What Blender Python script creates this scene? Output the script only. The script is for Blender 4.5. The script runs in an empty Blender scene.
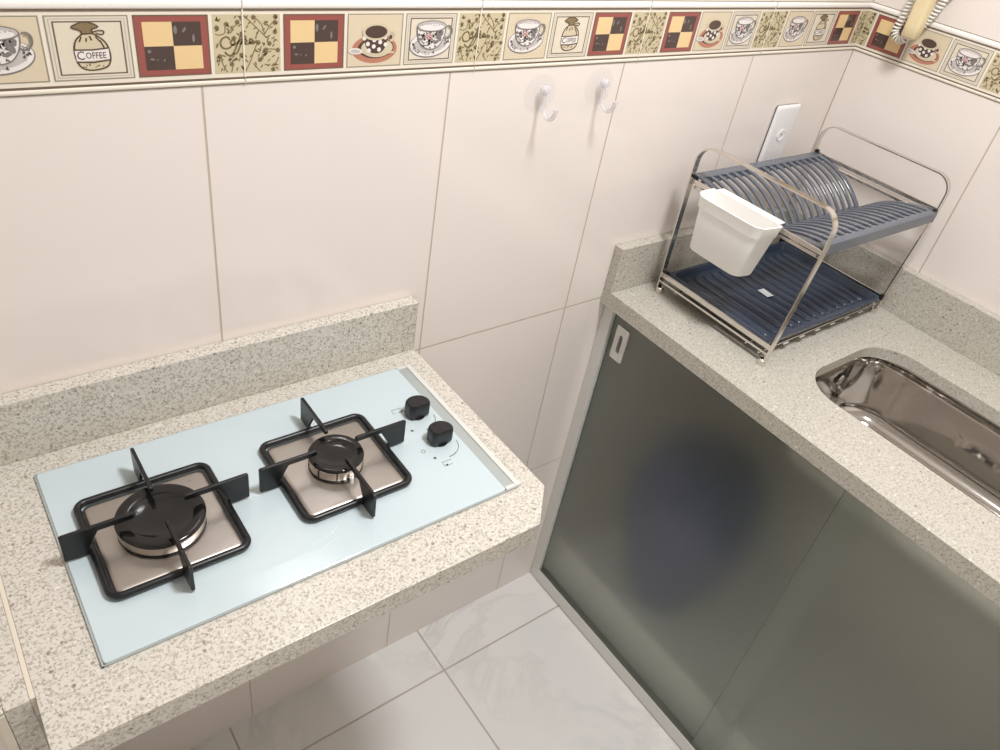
import bpy, bmesh, math, random
from mathutils import Vector, Matrix
PI = math.pi
random.seed(7)
sc = bpy.context.scene
COL = sc.collection

# ------------------------------------------------------------------ helpers
def lin(c):
    out = []
    for v in c:
        v /= 255.0
        out.append(v / 12.92 if v <= 0.04045 else ((v + 0.055) / 1.055) ** 2.4)
    return (out[0], out[1], out[2], 1.0)

def tag(o, label=None, cat=None, group=None, kind=None):
    if label: o['label'] = label
    if cat: o['category'] = cat
    if group: o['group'] = group
    if kind: o['kind'] = kind
    return o

def empty(name, loc=(0, 0, 0), **kw):
    o = bpy.data.objects.new(name, None)
    o.empty_display_size = 0.03
    COL.objects.link(o)
    o.location = loc
    return tag(o, **kw)

def link(name, bm, mats, parent=None, smooth=None, bevel=None, seg=2, recalc=True):
    """one mesh object; world-space coordinates are kept under the parent"""
    if recalc:
        bmesh.ops.recalc_face_normals(bm, faces=bm.faces[:])
    me = bpy.data.meshes.new(name)
    bm.to_mesh(me)
    bm.free()
    if not isinstance(mats, (list, tuple)): mats = [mats]
    for m in mats: me.materials.append(m)
    o = bpy.data.objects.new(name, me)
    COL.objects.link(o)
    if parent is not None:
        o.parent = parent
        p = parent
        off = Vector((0, 0, 0))
        while p is not None:
            off += p.location
            p = p.parent
        o.location = -off
    if smooth is not None:
        for p in me.polygons: p.use_smooth = True
        try: me.set_sharp_from_angle(angle=math.radians(smooth))
        except Exception: pass
    if bevel:
        b = o.modifiers.new('bevel', 'BEVEL')
        b.width = bevel; b.segments = seg; b.limit_method = 'ANGLE'; b.angle_limit = math.radians(40)
    return o

def box(bm, x0, x1, y0, y1, z0, z1, mi=0):
    vs = [bm.verts.new((x, y, z)) for x in (x0, x1) for y in (y0, y1) for z in (z0, z1)]
    for f in ((0, 1, 3, 2), (4, 6, 7, 5), (0, 4, 5, 1), (2, 3, 7, 6), (0, 2, 6, 4), (1, 5, 7, 3)):
        fc = bm.faces.new([vs[i] for i in f]); fc.material_index = mi

def loft(bm, rings, close=True, cap0=False, cap1=False, mi=0):
    R = [[bm.verts.new(p) for p in r] for r in rings]
    n = len(R[0])
    for a, b in zip(R, R[1:]):
        for i in range(n if close else n - 1):
            j = (i + 1) % n
            f = bm.faces.new((a[i], a[j], b[j], b[i])); f.material_index = mi
    if cap0: bm.faces.new(R[0]).material_index = mi
    if cap1: bm.faces.new(R[-1][::-1]).material_index = mi
    return R

def lathe(bm, cx, cy, prof, n=48, cap0=True, cap1=True, mi=0):
    rings = [[(cx + r * math.cos(2 * PI * i / n), cy + r * math.sin(2 * PI * i / n), z) for i in range(n)] for r, z in prof]
    return loft(bm, rings, True, cap0, cap1, mi)

def sweep(bm, pts, w, t, axis, closed=False, mi=0):
    """flat band: w along the fixed axis, t in the plane of the path"""
    axis = Vector(axis).normalized()
    P = [Vector(p) for p in pts]
    n = len(P); rings = []
    for i in range(n):
        if closed: tg = P[(i + 1) % n] - P[i - 1]
        else: tg = P[min(i + 1, n - 1)] - P[max(i - 1, 0)]
        nn = axis.cross(tg).normalized()
        rings.append([P[i] + axis * a * w / 2 + nn * b * t / 2 for a, b in ((-1, -1), (1, -1), (1, 1), (-1, 1))])
    if closed: rings.append(rings[0])
    R = loft(bm, rings, True, not closed, not closed, mi)
    if closed: bmesh.ops.remove_doubles(bm, verts=bm.verts[:], dist=1e-6)

def tube(bm, pts, r, n=10, closed=False, mi=0, cap=True):
    P = [Vector(p) for p in pts]
    m = len(P); rings = []
    tg0 = (P[1] - P[0]).normalized()
    up = Vector((0, 0, 1)) if abs(tg0.z) < 0.9 else Vector((1, 0, 0))
    nrm = tg0.cross(up).normalized()
    for i in range(m):
        if closed: tg = (P[(i + 1) % m] - P[i - 1]).normalized()
        else: tg = (P[min(i + 1, m - 1)] - P[max(i - 1, 0)]).normalized()
        nrm = (nrm - tg * nrm.dot(tg)).normalized()
        b = tg.cross(nrm)
        rr = r[i] if isinstance(r, (list, tuple)) else r
        rings.append([P[i] + (nrm * math.cos(2 * PI * k / n) + b * math.sin(2 * PI * k / n)) * rr for k in range(n)])
    if closed:
        rings.append(rings[0])
        loft(bm, rings, True, False, False, mi)
        bmesh.ops.remove_doubles(bm, verts=bm.verts[:], dist=1e-6)
    else:
        loft(bm, rings, True, cap, cap, mi)

def fillet(pts, rad, seg=8, closed=False):
    P = [Vector(p) for p in pts]; n = len(P); out = []
    for i in range(n):
        if not closed and i in (0, n - 1):
            out.append(P[i]); continue
        a = (P[i - 1] - P[i]); b = (P[(i + 1) % n] - P[i])
        r = rad[i] if isinstance(rad, (list, tuple)) else rad
        ang = a.angle(b)
        d = min(r / math.tan(ang / 2), a.length * 0.49, b.length * 0.49)
        p0 = P[i] + a.normalized() * d; p1 = P[i] + b.normalized() * d
        c = P[i] + (a.normalized() + b.normalized()).normalized() * (d / math.cos(ang / 2))
        R = (p0 - c).length
        v0 = (p0 - c).normalized(); v1 = (p1 - c).normalized()
        om = v0.angle(v1)
        for k in range(seg + 1):
            t = k / seg
            v = (v0 * math.sin((1 - t) * om) + v1 * math.sin(t * om)) / math.sin(om)
            out.append(c + v * R)
    return out

def rrect(x0, x1, y0, y1, r, z, seg=8):
    return [tuple(p) for p in fillet([(x0, y0, z), (x1, y0, z), (x1, y1, z), (x0, y1, z)], r, seg, True)]

def prism(bm, loop, z0, z1, mi=0):
    loft(bm, [[(p[0], p[1], z0) for p in loop], [(p[0], p[1], z1) for p in loop]], True, True, True, mi)

def bez(p0, p1, p2, n=12):
    out = []
    for i in range(n + 1):
        t = i / n
        out.append(tuple((1 - t) ** 2 * a + 2 * t * (1 - t) * b + t * t * c for a, b, c in zip(p0, p1, p2)))
    return out

def catmull(pts, n=6):
    P = [pts[0]] + list(pts) + [pts[-1]]; out = []
    for i in range(1, len(P) - 2):
        for k in range(n):
            t = k / n; q = []
            for a, b, c, d in zip(P[i - 1], P[i], P[i + 1], P[i + 2]):
                q.append(0.5 * (2 * b + (c - a) * t + (2 * a - 5 * b + 4 * c - d) * t * t + (3 * b - a - 3 * c + d) * t ** 3))
            out.append(tuple(q))
    out.append(tuple(pts[-1]))
    return out

# ------------------------------------------------------------------ materials
def new_mat(name):
    m = bpy.data.materials.new(name); m.use_nodes = True
    nt = m.node_tree
    b = nt.nodes['Principled BSDF']
    return m, nt, b

def pbr(name, col, rough=0.5, metal=0.0, **kw):
    m, nt, b = new_mat(name)
    b.inputs['Base Color'].default_value = lin(col)
    b.inputs['Roughness'].default_value = rough
    b.inputs['Metallic'].default_value = metal
    for k, v in kw.items(): b.inputs[k.replace('_', ' ')].default_value = v
    return m

class NG:
    """small node builder"""
    def __init__(s, nt): s.nt = nt
    def n(s, t, **kw):
        nd = s.nt.nodes.new(t)
        for k, v in kw.items(): setattr(nd, k, v)
        return nd
    def l(s, a, b): s.nt.links.new(a, b)
    def math(s, op, a, b=None, c=None):
        nd = s.n('ShaderNodeMath', operation=op)
        for i, v in enumerate((a, b, c)):
            if v is None: continue
            if isinstance(v, (int, float)): nd.inputs[i].default_value = v
            else: s.l(v, nd.inputs[i])
        return nd.outputs[0]
    def ramp(s, fac, stops):
        nd = s.n('ShaderNodeValToRGB'); e = nd.color_ramp.elements
        while len(e) < len(stops): e.new(0.5)
        for el, (p, c) in zip(e, stops): el.position = p; el.color = c
        s.l(fac, nd.inputs[0]); return nd.outputs[0]
    def mix(s, fac, a, b, mode='MIX'):
        nd = s.n('ShaderNodeMix', data_type='RGBA', blend_type=mode)
        if isinstance(fac, (int, float)): nd.inputs[0].default_value = fac
        else: s.l(fac, nd.inputs[0])
        for i, v in ((6, a), (7, b)):
            if isinstance(v, tuple): nd.inputs[i].default_value = v
            else: s.l(v, nd.inputs[i])
        return nd.outputs[2]
    def noise(s, vec, scale, detail=2, rough=0.5, dist=0.0):
        nd = s.n('ShaderNodeTexNoise'); s.l(vec, nd.inputs['Vector'])
        nd.inputs['Scale'].default_value = scale; nd.inputs['Detail'].default_value = detail
        nd.inputs['Roughness'].default_value = rough; nd.inputs['Distortion'].default_value = dist
        return nd.outputs[0]

def tile_mat(name, ax_u, pu, ou, pv, ov, base, grout, gw=0.0024, rough=0.12, ax_v='Z', vmax=None, marble=False):
    m, nt, b = new_mat(name); g = NG(nt)
    geo = g.n('ShaderNodeNewGeometry'); pos = geo.outputs['Position']
    sep = g.n('ShaderNodeSeparateXYZ'); g.l(pos, sep.inputs[0])
    def line(axis, period, off):
        u = g.math('DIVIDE', g.math('SUBTRACT', sep.outputs[axis], off), period)
        d = g.math('ABSOLUTE', g.math('SUBTRACT', g.math('FRACT', g.math('ADD', u, 0.5)), 0.5))
        return g.math('MULTIPLY', d, period)
    du = line(ax_u, pu, ou); dv = line(ax_v, pv, ov)
    if vmax is not None:
        dv = g.math('ADD', dv, g.math('MULTIPLY', g.math('GREATER_THAN', sep.outputs[ax_v], vmax), 10.0))
    d = g.math('MINIMUM', du, dv)
    mr = g.n('ShaderNodeMapRange', interpolation_type='SMOOTHSTEP')
    g.l(d, mr.inputs[0]); mr.inputs[1].default_value = gw * 0.35; mr.inputs[2].default_value = gw * 0.65
    tile = mr.outputs[0]
    if marble:
        n1 = g.noise(pos, 2.2, 6, 0.62, 1.6)
        vein = g.math('ABSOLUTE', g.math('SUBTRACT', n1, 0.5))
        vr = g.ramp(vein, [(0.0, (1, 1, 1, 1)), (0.05, (0, 0, 0, 1))])
        n2 = g.noise(pos, 1.4, 3)
        vm = g.math('MULTIPLY', vr, g.ramp(n2, [(0.40, (0, 0, 0, 1)), (0.62, (0.7, 0.7, 0.7, 1))]))
        c = g.mix(vm, lin(base), lin((188, 186, 183)))
    else:
        n2 = g.noise(pos, 1.3, 2)
        c = g.mix(g.math('MULTIPLY', n2, 0.25), lin(base), lin([v * 0.965 for v in base]))
    g.l(g.mix(tile, lin(grout), c), b.inputs['Base Color'])
    rr = g.n('ShaderNodeMapRange'); g.l(tile, rr.inputs[0]); rr.inputs[3].default_value = 0.7; rr.inputs[4].default_value = rough
    g.l(rr.outputs[0], b.inputs['Roughness'])
    bp = g.n('ShaderNodeBump'); bp.inputs['Distance'].default_value = 0.0012; bp.inputs['Strength'].default_value = 0.6
    g.l(tile, bp.inputs['Height']); g.l(bp.outputs[0], b.inputs['Normal'])
    return m

def granite_mat(name, base, mid, dark, rough=0.22):
    m, nt, b = new_mat(name); g = NG(nt)
    pos = g.n('ShaderNodeNewGeometry').outputs['Position']
    n1 = g.noise(pos, 300, 3, 0.65)
    c = g.mix(g.ramp(n1, [(0.50, (0, 0, 0, 1)), (0.62, (1, 1, 1, 1))]), lin(base), lin(mid))
    n0 = g.noise(pos, 90, 2, 0.5)
    c = g.mix(g.ramp(n0, [(0.56, (0, 0, 0, 1)), (0.72, (0.6, 0.6, 0.6, 1))]), c, lin([v * 0.5 + w * 0.5 for v, w in zip(base, mid)]))
    n3 = g.noise(pos, 330, 2, 0.5)
    c = g.mix(g.ramp(n3, [(0.62, (0, 0, 0, 1)), (0.70, (0.85, 0.85, 0.85, 1))]), c, lin(dark))
    n4 = g.noise(pos, 150, 2, 0.5)
    c = g.mix(g.ramp(n4, [(0.26, (0.75, 0.75, 0.75, 1)), (0.33, (0, 0, 0, 1))]), c, lin((230, 225, 216)))
    vo = g.n('ShaderNodeTexVoronoi'); g.l(pos, vo.inputs['Vector']); vo.inputs['Scale'].default_value = 60
    sp = g.math('MULTIPLY', g.math('LESS_THAN', vo.outputs['Distance'], 0.13), 0.6)
    sep = g.n('ShaderNodeSeparateColor'); g.l(vo.outputs['Color'], sep.inputs[0])
    sp = g.math('MULTIPLY', sp, g.math('GREATER_THAN', sep.outputs[0], 0.6))
    c = g.mix(sp, c, lin((104, 88, 72)))
    g.l(c, b.inputs['Base Color'])
    b.inputs['Roughness'].default_value = rough
    return m

def steel_mat(name, col, rough, stretch=None):
    m, nt, b = new_mat(name); g = NG(nt)
    b.inputs['Base Color'].default_value = lin(col); b.inputs['Metallic'].default_value = 1.0
    tc = g.n('ShaderNodeNewGeometry')
    mp = g.n('ShaderNodeMapping'); g.l(tc.outputs['Position'], mp.inputs[0])
    mp.inputs['Scale'].default_value = stretch or (40, 40, 40)
    n1 = g.noise(mp.outputs[0], 6, 3)
    mr = g.n('ShaderNodeMapRange'); g.l(n1, mr.inputs[0])
    mr.inputs[3].default_value = rough * 0.6; mr.inputs[4].default_value = rough * 1.4
    g.l(mr.outputs[0], b.inputs['Roughness'])
    return m

def frosted_mat(name, col, rough, milk=0.0):
    m, nt, b = new_mat(name); g = NG(nt)
    b.inputs['Base Color'].default_value = lin(col)
    b.inputs['Transmission Weight'].default_value = 1.0
    b.inputs['Roughness'].default_value = rough
    b.inputs['IOR'].default_value = 1.45
    if milk:
        d = g.n('ShaderNodeBsdfDiffuse'); d.inputs[0].default_value = lin((148, 202, 178))
        mx = g.n('ShaderNodeMixShader'); mx.inputs[0].default_value = milk
        g.l(b.outputs[0], mx.inputs[1]); g.l(d.outputs[0], mx.inputs[2]); g.l(mx.outputs[0], nt.nodes['Material Output'].inputs[0])
    return m

WALLC = (238, 229, 222)
M = {}
M['tile_back'] = tile_mat('wall_tile_back', 'X', 0.33, 0.0, 0.452, 0.434, WALLC, (196, 182, 163), vmax=1.2)
M['tile_right'] = tile_mat('wall_tile_right', 'Y', 0.33, 0.0, 0.452, 0.434, WALLC, (196, 182, 163), vmax=1.2)
M['floor'] = tile_mat('floor_tile', 'X', 0.466, -0.904, 0.466, -0.123, (234, 232, 229), (188, 178, 168), gw=0.004, rough=0.12, ax_v='Y', marble=True)
M['paint'] = pbr('wall_paint', (234, 231, 226), 0.6)
M['granite'] = granite_mat('granite_beige', (212, 207, 197), (171, 163, 149), (122, 110, 97))
M['granite_grey'] = granite_mat('granite_sink', (197, 193, 182), (170, 163, 151), (124, 115, 104))
M['sealant'] = pbr('sealant', (222, 212, 195), 0.45)
M['glass_top'] = pbr('glass_white', (198, 212, 216), 0.07, Coat_Weight=0.15, Coat_Roughness=0.02)
M['alu'] = pbr('aluminium', (205, 205, 203), 0.35, 0.55)
M['alu_grey'] = pbr('aluminium_grey', (178, 186, 184), 0.35, 0.3)
M['alu_white'] = pbr('aluminium_pale', (222, 222, 218), 0.3, 0.2)
M['enamel'] = pbr('black_enamel', (17, 18, 21), 0.32)
M['cap'] = pbr('cap_enamel', (20, 19, 19), 0.12)
M['plate'] = steel_mat('brushed_plate', (182, 176, 170), 0.36, (4, 60, 60))
M['chrome'] = steel_mat('chrome', (222, 218, 212), 0.17)
M['burner_steel'] = steel_mat('burner_steel', (222, 216, 208), 0.2)
M['basin'] = steel_mat('basin_steel', (208, 205, 201), 0.09)
M['knob'] = pbr('knob_black', (22, 23, 25), 0.38)
M['mark'] = pbr('print_dark', (48, 52, 56), 0.5)
M['mark_white'] = pbr('print_white', (232, 238, 240), 0.4)
M['tray_blue'] = pbr('tray_navy', (56, 66, 83), 0.16)
M['tray_grey'] = pbr('tray_slate', (98, 104, 114), 0.22)
M['white_plastic'] = pbr('white_plastic', (252, 251, 247), 0.3)
M['black_plastic'] = pbr('black_plastic', (24, 25, 28), 0.4)
M['plate_white'] = pbr('plate_white', (240, 239, 240), 0.25)
M['gap_shade'] = pbr('gap_shade', (60, 55, 50), 0.7)
M['frost'] = frosted_mat('frosted_glass_etched', (250, 255, 243), 0.38, 0.06)
M['frost_front'] = frosted_mat('frosted_glass_polished', (255, 255, 255), 0.02)
M['glass_edge'] = pbr('glass_edge', (62, 92, 78), 0.25)
M['plinth'] = pbr('plinth_plaster', (226, 224, 218), 0.55)
M['jug'] = pbr('jug_blue', (12, 22, 104), 0.4)
M['beige'] = pbr('handset_beige', (232, 214, 172), 0.4)
M['cord'] = pbr('cord_white', (240, 238, 230), 0.4)
M['sticker'] = pbr('sticker', (222, 226, 228), 0.4)
M['grey_dark'] = pbr('grille_dark', (66, 68, 72), 0.35, 0.6)

def clear_mat():
    m, nt, b = new_mat('clear_plastic'); g = NG(nt)
    out = nt.nodes['Material Output']
    b.inputs['Base Color'].default_value = lin((226, 226, 232)); b.inputs['Roughness'].default_value = 0.12
    b.inputs['Coat Weight'].default_value = 0.6
    tr = g.n('ShaderNodeBsdfTransparent'); tr.inputs[0].default_value = (1, 1, 1, 1)
    mx = g.n('ShaderNodeMixShader'); mx.inputs[0].default_value = 0.05
    g.l(tr.outputs[0], mx.inputs[1]); g.l(b.outputs[0], mx.inputs[2]); g.l(mx.outputs[0], out.inputs[0])
    return m
M['clear'] = clear_mat()
def clear2():
    m = clear_mat(); m.name = 'clear_hook'
    for n in m.node_tree.nodes:
        if n.type == 'MIX_SHADER': n.inputs[0].default_value = 0.36
    return m
M['clear_hook'] = clear2()

# ------------------------------------------------------------------ the room
ZC = 0.909                      # counter height
ROOM = dict(x0=-2.7, y0=-2.1, z1=2.55)
def slab(name, args, mat, label, cat):
    bm = bmesh.new(); box(bm, *args)
    return tag(link(name, bm, mat), label, cat, kind='structure')
slab('wall_back', (-2.8, 0.1, 0, 0.1, 0, 2.55), M['tile_back'], 'cream tiled wall behind the cooktop and the dish rack', 'wall')
slab('wall_right', (0, 0.1, -2.2, 0, 0, 2.55), M['tile_right'], 'cream tiled wall behind the sink, at the right', 'wall')
slab('wall_left', (-2.8, -2.7, -2.2, 0, 0, 2.55), M['paint'], 'plain painted wall beyond the left end of the kitchen', 'wall')
slab('wall_front', (-2.7, 0, -2.2, -2.1, 0, 2.55), M['paint'], 'plain painted wall across from the cooktop', 'wall')
slab('floor', (-2.8, 0.1, -2.2, 0.1, -0.1, 0), M['floor'], 'white marble-look tiled floor', 'floor')
slab('ceiling', (-2.8, 0.1, -2.2, 0.1, 2.55, 2.65), M['paint'], 'plain white ceiling', 'ceiling')
slab('wall_stub', (-2.0, -1.668, -0.352, 0, 0, 0.9038), M['tile_back'], 'low tiled wall under the narrow granite ledge at the left', 'wall')

# ------------------------------------------------------------------ decorative tile border
ART = {k: i for i, k in enumerate(('cream', 'white', 'line', 'tan', 'paper', 'red', 'yellow', 'brown', 'olive', 'ink', 'grey', 'lgrey', 'pink', 'green', 'terra', 'coffee', 'gline', 'cupw', 'sack', 'flower', 'sprig'))}
ARTC = dict(cream=(238, 229, 213), white=(250, 246, 240), line=(112, 97, 80), tan=(220, 205, 178), paper=(226, 216, 196), red=(156, 86, 78),
            yellow=(234, 204, 152), brown=(80, 64, 59), olive=(204, 192, 158), ink=(86, 70, 50), grey=(128, 122, 120), lgrey=(196, 190, 186),
            pink=(196, 142, 142), green=(108, 124, 104), terra=(188, 128, 104), coffee=(84, 64, 56), gline=(150, 146, 126), cupw=(236, 230, 226),
            sack=(214, 200, 172), flower=(136, 116, 86), sprig=(122, 106, 74))
ART_M = [pbr('border_' + k, ARTC[k], 0.22) for k in ART]
LAY = 0.00012

def text_geo(body, shear=0.0):
    cu = bpy.data.curves.new('t', 'FONT'); cu.body = body; cu.size = 1.0; cu.shear = shear; cu.resolution_u = 2
    cu.align_x = 'CENTER'; cu.align_y = 'CENTER'
    ob = bpy.data.objects.new('t', cu); COL.objects.link(ob)
    bpy.context.view_layer.update()
    dg = bpy.context.evaluated_depsgraph_get()
    me = bpy.data.meshes.new_from_object(ob.evaluated_get(dg))
    V = [tuple(v.co) for v in me.vertices]; F = [tuple(p.vertices) for p in me.polygons]
    bpy.data.objects.remove(ob); bpy.data.curves.remove(cu); bpy.data.meshes.remove(me)
    return V, F
TXT = {'C': text_geo('C'), 'OFFEE': text_geo('OFFEE')}

class Art:
    def __init__(s, bm, to3): s.bm = bm; s.to3 = to3; s.clip = None; s.ox = s.oz = 0; s.w = s.h = 1
    def cell(s, s0, s1, z0, z1, clip=None): s.ox, s.oz, s.w, s.h, s.clip = s0, z0, s1 - s0, z1 - z0, clip
    def pt(s, u, v, lay):
        a = s.ox + u * s.w
        if s.clip: a = min(max(a, s.clip[0]), s.clip[1])
        return s.to3(a, s.oz + v * s.h, 0.0012 + lay * LAY)
    def face(s, pts, mat, lay):
        vs = [s.bm.verts.new(s.pt(u, v, lay)) for u, v in pts]
        s.bm.faces.new(vs).material_index = ART[mat]
    def rect(s, u0, u1, v0, v1, mat, lay): s.face([(u0, v0), (u1, v0), (u1, v1), (u0, v1)], mat, lay)
    def ell(s, cu, cv, ru, rv, mat, lay, n=20, rot=0.0, a0=0, a1=2 * PI):
        pts = []
        full = abs(a1 - a0 - 2 * PI) < 1e-6
        for i in range(n if full else n + 1):
            a = a0 + (a1 - a0) * i / n
            x, y = ru * math.cos(a), rv * math.sin(a)
            pts.append((cu + x * math.cos(rot) - y * math.sin(rot), cv + x * math.sin(rot) + y * math.cos(rot)))
        s.face(pts, mat, lay)
    def stroke(s, pts, wd, mat, lay, closed=False):
        P = [Vector((p[0], p[1])) for p in pts]; n = len(P); L = []; R = []
        for i in range(n):
            t = (P[(i + 1) % n] - P[i - 1]) if closed else (P[min(i + 1, n - 1)] - P[max(i - 1, 0)])
            if t.length < 1e-9: t = Vector((1, 0))
            t.normalize(); nn = Vector((-t.y, t.x)) * wd / 2
            L.append(P[i] + nn); R.append(P[i] - nn)
        rng = range(n) if closed else range(n - 1)
        for i in rng:
            j = (i + 1) % n
            s.face([tuple(L[i]), tuple(L[j]), tuple(R[j]), tuple(R[i])], mat, lay)
    def ring(s, cu, cv, ru, rv, wd, mat, lay, a0=0, a1=2 * PI, n=28, rot=0.0):
        pts = []
        for i in range(n + 1):
            a = a0 + (a1 - a0) * i / n
            x, y = ru * math.cos(a), rv * math.sin(a)
            pts.append((cu + x * math.cos(rot) - y * math.sin(rot), cv + x * math.sin(rot) + y * math.cos(rot)))
        s.stroke(pts, wd, mat, lay)
    def frame(s, m, wd, mat, lay):
        s.rect(m, 1 - m, m, m + wd, mat, lay); s.rect(m, 1 - m, 1 - m - wd, 1 - m, mat, lay)
        s.rect(m, m + wd, m + wd, 1 - m - wd, mat, lay); s.rect(1 - m - wd, 1 - m, m + wd, 1 - m - wd, mat, lay)
    def text(s, key, cu, cv, size, mat, lay, sx=1.0):
        V, F = TXT[key]
        k = size
        vs = [s.bm.verts.new(s.pt(cu + x * k * sx * s.h / s.w, cv + y * k, lay)) for x, y, z in V]
        for f in F:
            try: s.bm.faces.new([vs[i] for i in f]).material_index = ART[mat]
            except ValueError: pass

def art_checker(a):
    a.rect(0, 1, 0, 1, 'red', 0); a.frame(0.0, 0.02, 'line', 1)
    m = 0.11
    a.rect(m, 0.5, 0.5, 1 - m, 'yellow', 1); a.rect(0.5, 1 - m, m, 0.5, 'yellow', 1)
    a.rect(m, 0.5, m, 0.5, 'brown', 1); a.rect(0.5, 1 - m, 0.5, 1 - m, 'brown', 1)
    for (u, v, ru, rv, r) in ((.54, .76, .025, .07, 0), (.66, .76, .018, .05, -.5), (.78, .62, .018, .07, 0), (.17, .42, .025, .03, 0), (.2, .29, .03, .018, -.2), (.27, .28, .015, .01, 0), (.36, .27, .012, .022, 0)):
        a.ell(u, v, ru, rv, 'grey', 2, 10, r)

def framed(a, base='paper'):
    a.rect(0, 1, 0, 1, base, 0); a.frame(0.0, 0.018, 'gline', 1); a.frame(0.045, 0.014, 'lgrey', 1); a.frame(0.085, 0.02, 'line', 1)

def art_sack(a):
    framed(a)
    body = catmull([(.42, .72), (.34, .64), (.30, .52), (.30, .36), (.34, .22), (.44, .16), (.58, .17), (.68, .22), (.72, .34), (.71, .50), (.66, .62), (.54, .73)], 4)
    a.face(body, 'sack', 2); a.stroke(body, 0.022, 'ink', 3, True)
    neck = catmull([(.41, .72), (.40, .77), (.30, .82), (.36, .87), (.44, .90), (.53, .89), (.62, .83), (.54, .79), (.55, .73)], 4)
    a.face(neck, 'flower', 4); a.stroke(neck, 0.018, 'ink', 5, True)
    a.stroke(catmull([(.55, .75), (.62, .77), (.68, .76), (.66, .71), (.58, .73)], 4), 0.018, 'ink', 5)
    for p in ([(.40, .68), (.37, .60)], [(.50, .69), (.52, .62)], [(.57, .68), (.62, .60)], [(.46, .66), (.45, .6)], [(.62, .62), (.66, .5)]):
        a.stroke(p, 0.02, 'ink', 3)
    a.face([(.295, .48), (.71, .49), (.71, .315), (.305, .295)], 'cupw', 4)
    a.stroke([(.29, .48), (.5, .475), (.715, .50)], 0.022, 'ink', 5); a.stroke([(.30, .295), (.5, .28), (.715, .315)], 0.022, 'ink', 5)
    a.text('C', .36, .385, .19, 'ink', 6, 0.95); a.text('OFFEE', .545, .385, .14, 'ink', 6, 0.80)
    for i in range(10):
        u = random.uniform(.36, .66); a.ell(u, random.uniform(.20, .26), .012, .012, 'flower', 3, 6)

def art_dotted(a):
    a.rect(0, 1, 0, 1, 'tan', 0); a.frame(0.0, 0.018, 'gline', 1)
    a.ell(.50, .34, .41, .27, 'terra', 2, 32); a.ell(.52, .36, .33, .20, 'coffee', 3, 28); a.ell(.54, .36, .29, .18, 'sack', 4, 28)
    cup = catmull([(.28, .62), (.30, .50), (.35, .36), (.42, .28), (.52, .255), (.62, .28), (.68, .36), (.72, .50), (.735, .62)], 4)
    a.face(cup, 'coffee', 5)
    for (u, v) in ((.366, .44), (.59, .47), (.475, .39), (.575, .33), (.39, .315), (.69, .42), (.30, .55), (.48, .51), (.68, .56)):
        a.ell(u, v, .036, .042, 'cupw', 6, 14)
    a.ell(.51, .66, .25, .155, 'sack', 7, 30); a.ell(.51, .665, .20, .12, 'coffee', 8, 28)
    a.ring(.79, .58, .065, .085, .04, 'sack', 5, -1.9, 2.3, 14)
    a.ell(.78, .565, .03, .04, 'coffee', 6, 12)
    a.ell(.15, .31, .12, .06, 'cupw', 6, 20, -.1); a.ell(.15, .31, .09, .038, 'lgrey', 7, 20, -.1)
    a.stroke([(.26, .285), (.5, .23), (.8, .27), (.86, .26)], .035, 'sack', 6)

def cup_art(a, dx, col):
    sh = lambda L: [(u + dx, v) for u, v in L]
    a.ell(.48 + dx, .40, .415, .27, 'grey', 2, 36, .12); a.ell(.48 + dx, .41, .40, .253, 'cupw', 3, 36, .12)
    a.ell(.47 + dx, .40, .34, .175, 'lgrey', 4, 30, .12)
    rs = random.Random(5)
    for i in range(60):
        t = rs.random() * 2 * PI; q = rs.uniform(.72, .93)
        if 1.0 < t < 2.3: continue
        x, y = .39 * q * math.cos(t), .228 * q * math.sin(t)
        a.ell(.48 + x + dx, .41 + y + .12 * x, .020, .014, rs.choice(['grey', 'grey', 'lgrey', col[0], col[1]]), 5, 7, rs.random() * 3)
    cup = catmull(sh([(.19, .75), (.20, .62), (.24, .48), (.32, .36), (.47, .30), (.61, .34), (.70, .46), (.745, .60), (.755, .75)]), 4)
    a.face(cup, 'cupw', 6); a.stroke(cup, .018, 'grey', 9)
    for i in range(110):
        u = rs.uniform(.20, .75); v = rs.uniform(.33, .68)
        hw = .27 * min(1, (.55 + (v - .30) * 1.6))
        if abs(u - .47) > hw - .02: continue
        a.ell(u + dx, v, rs.uniform(.016, .036), rs.uniform(.010, .026), rs.choice(['grey', 'grey', 'lgrey', col[0], 'gline']), 7, 7, rs.random() * 3)
    for (u, v) in ((.40, .58), (.45, .55), (.42, .52), (.47, .60), (.38, .55), (.48, .53)):
        a.ell(u + dx, v, .030, .028, col[1], 8, 9); a.ell(u + dx + .008, v + .008, .013, .012, 'cupw', 9, 6)
    a.ell(.63 + dx, .55, .045, .10, col[0], 8, 12, .4); a.ell(.58 + dx, .44, .06, .03, col[0], 8, 10, .3); a.ell(.68 + dx, .62, .03, .06, 'grey', 8, 10, .1)
    a.ell(.472 + dx, .755, .29, .112, 'grey', 10, 32); a.ell(.472 + dx, .757, .272, .094, 'lgrey', 11, 32); a.ell(.472 + dx, .738, .235, .066, 'cupw', 12, 32)
    a.ring(.80 + dx, .63, .085, .13, .026, 'grey', 6, -2.2, 2.1, 18, -.2); a.ring(.805 + dx, .63, .055, .09, .016, 'gline', 6, -2.2, 2.0, 14, -.2)
    for i in range(8): a.ell(.28 + .055 * i + dx, .785 + .010 * math.sin(i * .9), .013, .009, col[1] if i % 2 else 'grey', 13, 7)

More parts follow.
